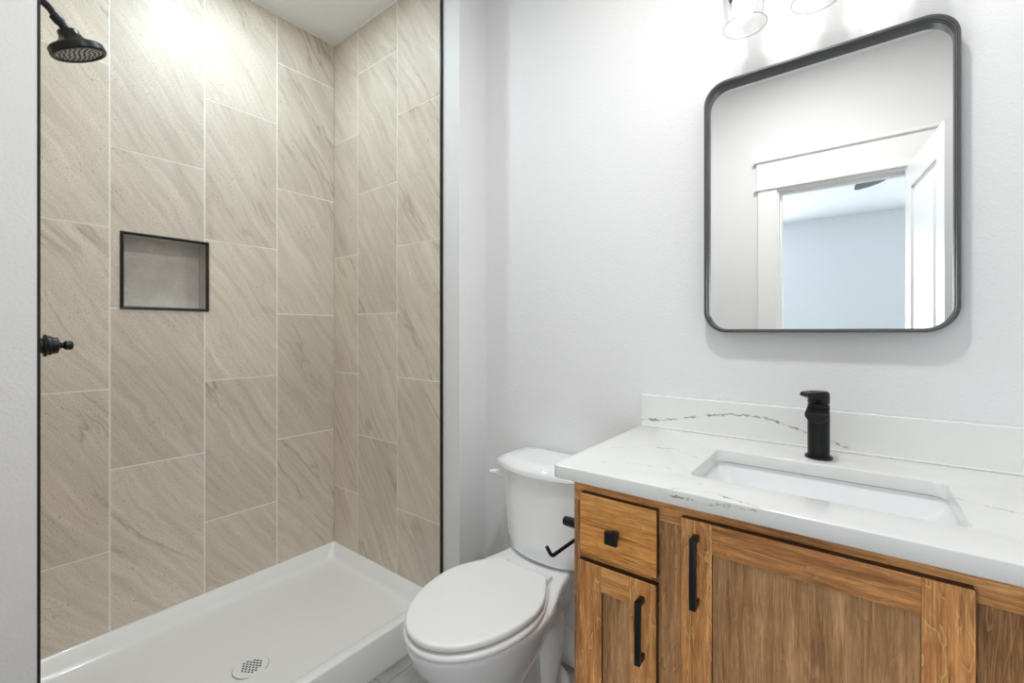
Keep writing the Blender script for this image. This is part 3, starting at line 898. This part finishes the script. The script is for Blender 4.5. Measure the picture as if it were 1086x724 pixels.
def drawer(y0, y1, z0, z1):
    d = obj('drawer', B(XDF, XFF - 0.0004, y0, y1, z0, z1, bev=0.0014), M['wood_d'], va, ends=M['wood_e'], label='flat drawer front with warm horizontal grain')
    yc, zc = (y0 + y1) / 2 + 0.001, (z0 + z1) / 2 - 0.004
    bm = bmesh.new()
    box(bm, XDF - 0.020, XDF, yc - 0.008, yc + 0.008, zc - 0.008, zc + 0.008, bev=0.001)
    box(bm, XDF - 0.028, XDF - 0.018, yc - 0.0135, yc + 0.0135, zc - 0.0135, zc + 0.0135, bev=0.001)
    obj('knob', bm, M['black'], d, smooth=30, label='square matte black knob')
    return d


def shaker(y0, y1, z0, z1, hy, hz0, hz1, sv=None):
    st = 0.056
    d = obj('door', B(XDF + 0.008, XFF - 0.002, y0 + st - 0.002, y1 - st + 0.002, z0 + st - 0.002, z1 - st + 0.002), M['wood_p'], va)
    for a, b in ((y0, y0 + st), (y1 - st, y1)):
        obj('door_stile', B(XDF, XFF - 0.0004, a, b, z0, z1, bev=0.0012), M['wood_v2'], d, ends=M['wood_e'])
    for a, b in ((z0, z0 + st), (z1 - st, z1)):
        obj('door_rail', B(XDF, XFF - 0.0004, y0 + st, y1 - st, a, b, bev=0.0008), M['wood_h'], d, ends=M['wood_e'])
    pull(hy, hz0, hz1, d)
    return d


ZT, ZB = 0.8705, 0.110
drawer(0.313, 0.486, 0.735, ZT)
shaker(0.314, 0.490, ZB, 0.7195, 0.342, 0.563, 0.690)
shaker(-0.135, 0.265, ZB, ZT, 0.236, 0.714, 0.846)
drawer(-0.358, -0.183, 0.735, ZT)
shaker(-0.358, -0.183, ZB, 0.7195, -0.212, 0.563, 0.690)

# ------------------------------------------------------------------ counter, sink, faucet
CT, CB = 0.9245, 0.8945
ct = thing('countertop', 'white quartz countertop with faint grey veins and an undermount sink cutout', 'countertop', (0, 0, CT))
SX0, SX1, SY0, SY1 = 0.982, 1.244, -0.148, 0.279
outer = rrect(0.869, XV - 0.001, YR + 0.001, 0.553, 0.004, 4)
outer = []
for q in rrect(0.869, XV - 0.001, YR + 0.001, 0.553, 0.015, 6): outer.append(q)
hole = list(reversed(rrect(SX0, SX1, SY0, SY1, 0.022, 8)))
bm = plate_with_holes(outer, [hole], CB, CT, bev=0.0022)
obj('slab', bm, M['quartz'], ct, smooth=30)
obj('backsplash', B(XV - 0.021, XV - 0.001, YR + 0.001, 0.553, CT, 1.026, bev=0.0028), M['quartz'], ct)

bm = B(XV - 0.0245, XV - 0.0205, YR + 0.001, 0.553, CT, CT + 0.0035, bev=0.001)
obj('caulk_bead', bm, M['trim'], ct)

sk = thing('sink', 'white rectangular undermount sink set below the countertop', 'sink', (1.11, 0.065, 0.76))
bm = bmesh.new()
def sr(i, z, r): return [(a, b, z) for a, b in rrect(SX0 + i, SX1 - i, SY0 + i, SY1 - i, r)]
def sr2(ix, iy, z, r): return [(a, b, z) for a, b in rrect(SX0 + ix, SX1 - ix, SY0 + iy, SY1 - iy, r)]
zt = CB - 0.0026
loft(bm, [sr2(0.02, 0.03, 0.752, 0.05), sr(-0.004, 0.80, 0.03), sr(-0.024, zt - 0.012, 0.03), sr(-0.026, zt, 0.03), sr(-0.007, zt, 0.026), sr(-0.006, zt - 0.004, 0.026),
          sr2(0.004, 0.012, 0.86, 0.016), sr2(0.022, 0.058, 0.80, 0.014), sr2(0.032, 0.070, 0.784, 0.02), sr2(0.050, 0.090, 0.776, 0.035), sr2(0.10, 0.18, 0.770, 0.028)])
obj('basin', bm, M['china'], sk, smooth=50)
bm = bmesh.new(); lathe(bm, [(0.028, 0.7705), (0.030, 0.7725), (0.022, 0.774), (0.020, 0.7715), (0.0, 0.7715)], (1.113, 0.065, 0), n=32)
obj('drain', bm, M['black'], sk, smooth=40)

fx, fy = 1.309, 0.067
fa = thing('faucet', 'matte black single-lever faucet standing behind the sink', 'faucet', (fx, fy, CT))
bm = bmesh.new(); lathe(bm, [(0.0285, 0.0002), (0.0285, 0.004), (0.0275, 0.0065), (0.0235, 0.007)], (fx, fy, CT), n=40)
obj('base_ring', bm, M['black'], fa, smooth=40)
bm = bmesh.new(); lathe(bm, [(0.0228, 0.0065), (0.0228, 0.127), (0.0220, 0.130), (0.0180, 0.1305), (0.0180, 0.133)], (fx, fy, CT), n=44)
obj('body', bm, M['black'], fa, smooth=40)
# spout: flat top, half-round underside, reaching over the basin
bm = bmesh.new()
def sp_ring(x, z, hw, dp):
    pts = [(x, fy + hw, z)]
    for k in range(1, 16):
        a = PI * k / 16; pts.append((x, fy + hw * math.cos(a), z - dp * math.sin(a)))
    pts.append((x, fy - hw, z)); pts.append((x, fy - hw * 0.96, z + 0.0015)); pts.append((x, fy + hw * 0.96, z + 0.0015))
    return pts
loft(bm, [sp_ring(fx, CT + 0.124, 0.0226, 0.034), sp_ring(fx - 0.03, CT + 0.1205, 0.0229, 0.031), sp_ring(fx - 0.072, CT + 0.1150, 0.0236, 0.020), sp_ring(fx - 0.075, CT + 0.1140, 0.0230, 0.018)])
obj('spout', bm, M['black'], fa, smooth=30)
# lever cap with a blade swung towards the cabinet's outer end
bm = bmesh.new()
lathe(bm, [(0.0222, 0.133), (0.0228, 0.134), (0.0228, 0.151), (0.0222, 0.158), (0.0190, 0.1615), (0.0, 0.1625)], (fx, fy, CT), n=44)
ld = Vector((-0.62, 0.78, 0)).normalized(); ls = Vector((0.78, 0.62, 0)).normalized()
def lv(d, hw, z0, z1):
    c = Vector((fx, fy, CT)) + ld * d
    return [c - ls * hw + Vector((0, 0, z0)), c + ls * hw + Vector((0, 0, z0)), c + ls * hw * 0.9 + Vector((0, 0, z1)), c - ls * hw * 0.9 + Vector((0, 0, z1))]
loft(bm, [lv(0.0, 0.0222, 0.142, 0.1605), lv(0.020, 0.0215, 0.144, 0.1600), lv(0.031, 0.018, 0.148, 0.1590), lv(0.036, 0.015, 0.150, 0.1570)])
obj('lever', bm, M['black'], fa, smooth=35)

# ------------------------------------------------------------------ mirror
mr = thing('wall_mirror', 'tall mirror with rounded corners and slim dark metal frame above the sink', 'mirror', (XV, 0.08, 1.231))
MY0, MY1, MZ0, MZ1 = -0.1905, 0.3515, 1.229, 1.960
def mring(i, x, r): return [(x, a, b) for a, b in rrect(MY0 + i, MY1 - i, MZ0 + i, MZ1 - i, max(r - i, 0.004), 14)]
R0 = 0.062
bm = bmesh.new()
pr = [(0.002, XV - 0.0005), (0.0, XV - 0.004), (0.0, 1.3905), (0.0012, 1.389), (0.0058, 1.389), (0.007, 1.3905), (0.007, 1.400), (0.0085, 1.4015), (0.0085, 1.4075), (0.0095, 1.4085), (0.0095, 1.4165)]
loft(bm, [mring(i, x, R0) for i, x in pr], False, False)
obj('frame', bm, M['gun'], mr, smooth=30, label='slim dark grey metal frame')
bm = bmesh.new(); loft(bm, [mring(0.006, XV - 0.002, R0), mring(0.006, 1.416, R0)])
obj('mirror_glass', bm, M['mirror'], mr)

# ------------------------------------------------------------------ vanity light
vl = thing('vanity_light', 'wall light with clear glass cylinder shades above the mirror', 'wall light', (XV, 0.071, 2.22))
obj('back_plate', B(XV - 0.022, XV - 0.0005, -0.15, 0.29, 2.20, 2.26, bev=0.003), M['black'], vl)
GX = 1.300
for k in range(3):
    y = 0.227 - 0.156 * k
    bm = bmesh.new()
    tube(bm, [(XV - 0.022, y, 2.235), (GX + 0.03, y, 2.235)] + bez((GX + 0.02, y, 2.235), (GX, y, 2.235), (GX, y, 2.215), 6), 0.007, 14)
    obj('arm', bm, M['black'], vl, smooth=40)
    bm = bmesh.new(); lathe(bm, [(0.012, 2.215), (0.030, 2.212), (0.030, 2.205), (0.022, 2.203), (0.022, 2.160), (0.0, 2.158)], (GX, y, 0), n=28)
    obj('socket', bm, M['black'], vl, smooth=40)
    bm = bmesh.new(); lathe(bm, [(0.028, 2.202), (0.050, 2.198), (0.0525, 2.190), (0.0525, 2.039), (0.0518, 2.0375), (0.0503, 2.0375), (0.0496, 2.039), (0.0496, 2.189), (0.048, 2.195), (0.028, 2.199)], (GX, y, 0), n=56, cap0=False, cap1=False)
    gs = obj('glass_shade', bm, M['glass'], vl, smooth=40, label='clear glass cylinder shade')
    bm = bmesh.new(); lathe(bm, [(0.0498, 2.0374), (0.0508, 2.0362), (0.0520, 2.0362), (0.0528, 2.0374), (0.0520, 2.0384), (0.0505, 2.0384), (0.0498, 2.0374)], (GX, y, 0), n=64, cap0=False, cap1=False)
    obj('shade_rim', bm, M['rim'], gs, smooth=60)
    bm = bmesh.new(); lathe(bm, [(0.012, 2.160), (0.014, 2.145), (0.024, 2.125), (0.0295, 2.105), (0.0285, 2.090), (0.020, 2.076), (0.009, 2.0705), (0.0, 2.070)], (GX, y, 0), n=28)
    obj('bulb', bm, emit('bulb_glow_%d' % k, (1.0, 0.975, 0.94), P_BULB * 1000 / (4 * PI * PI * 0.028 ** 2 * 1000)), vl, smooth=60)

# ------------------------------------------------------------------ toilet paper holder on the cabinet side
tp = thing('toilet_paper_holder', 'empty black toilet paper holder on the side of the cabinet', 'paper holder', (0.97, VY1, 0.75))
bm = bmesh.new(); lathe(bm, [(0.022, 0.0), (0.022, 0.006), (0.013, 0.008)], (0.965, VY1 - 0.0005, 0.755), (0, 1, 0), 28)
obj('mount', bm, M['black'], tp, smooth=40)
bm = bmesh.new(); lathe(bm, [(0.012, 0.006), (0.012, 0.062), (0.0105, 0.066), (0.0, 0.0665)], (0.965, VY1, 0.755), (0, 1, 0), 24)
obj('post', bm, M['black'], tp, smooth=40)
bm = bmesh.new()
yq = VY1 + 0.050
tube(bm, [(1.010, yq, 0.752), (1.022, yq, 0.742), (1.025, yq, 0.725), (1.022, yq, 0.707), (1.010, yq, 0.701)] + [(0.895, yq, 0.703)] + bez((0.890, yq, 0.703), (0.880, yq, 0.703), (0.876, yq + 0.003, 0.712), 5) + [(0.868, yq + 0.006, 0.728)], 0.0045, 14)
tube(bm, [(0.965, yq, 0.755), (1.010, yq, 0.752)], 0.0045, 14)
obj('hanger_bar', bm, M['black'], tp, smooth=40)

# ------------------------------------------------------------------ ceiling fan in the bedroom
hub = Vector((-1.02, -0.10, 2.392))
cf = thing('ceiling_fan', 'dark ceiling fan blade seen in the mirror through the doorway', 'ceiling fan', hub)
bm = bmesh.new(); lathe(bm, [(0.07, 0.25), (0.075, 0.282), (0.06, 0.286)], hub, n=32); lathe(bm, [(0.012, 0.05), (0.012, 0.26)], hub, n=16)
obj('downrod', bm, M['fan'], cf, smooth=40)
bm = bmesh.new(); lathe(bm, [(0.03, -0.05), (0.08, -0.04), (0.095, 0.0), (0.09, 0.05), (0.03, 0.07)], hub, n=36)
obj('motor', bm, M['fan'], cf, smooth=40)
for k in range(5):
    a = PI + k * 2 * PI / 5
    m = Matrix.Translation(hub + Vector((0, 0, -0.02))) @ Matrix.Rotation(a, 4, 'Z') @ Matrix.Rotation(math.radians(10), 4, 'X')
    out = [(0.08, -0.03), (0.16, -0.055)] + [(0.50, -0.095), (0.57, -0.095), (0.60, -0.07), (0.605, 0.0), (0.585, 0.06), (0.545, 0.092), (0.48, 0.098), (0.16, 0.055), (0.08, 0.03)]
    bm = bmesh.new(); loft(bm, [[m @ Vector((x, y, -0.004)) for x, y in out], [m @ Vector((x, y, 0.004)) for x, y in out]])
    obj('blade', bm, M['fan'], cf)
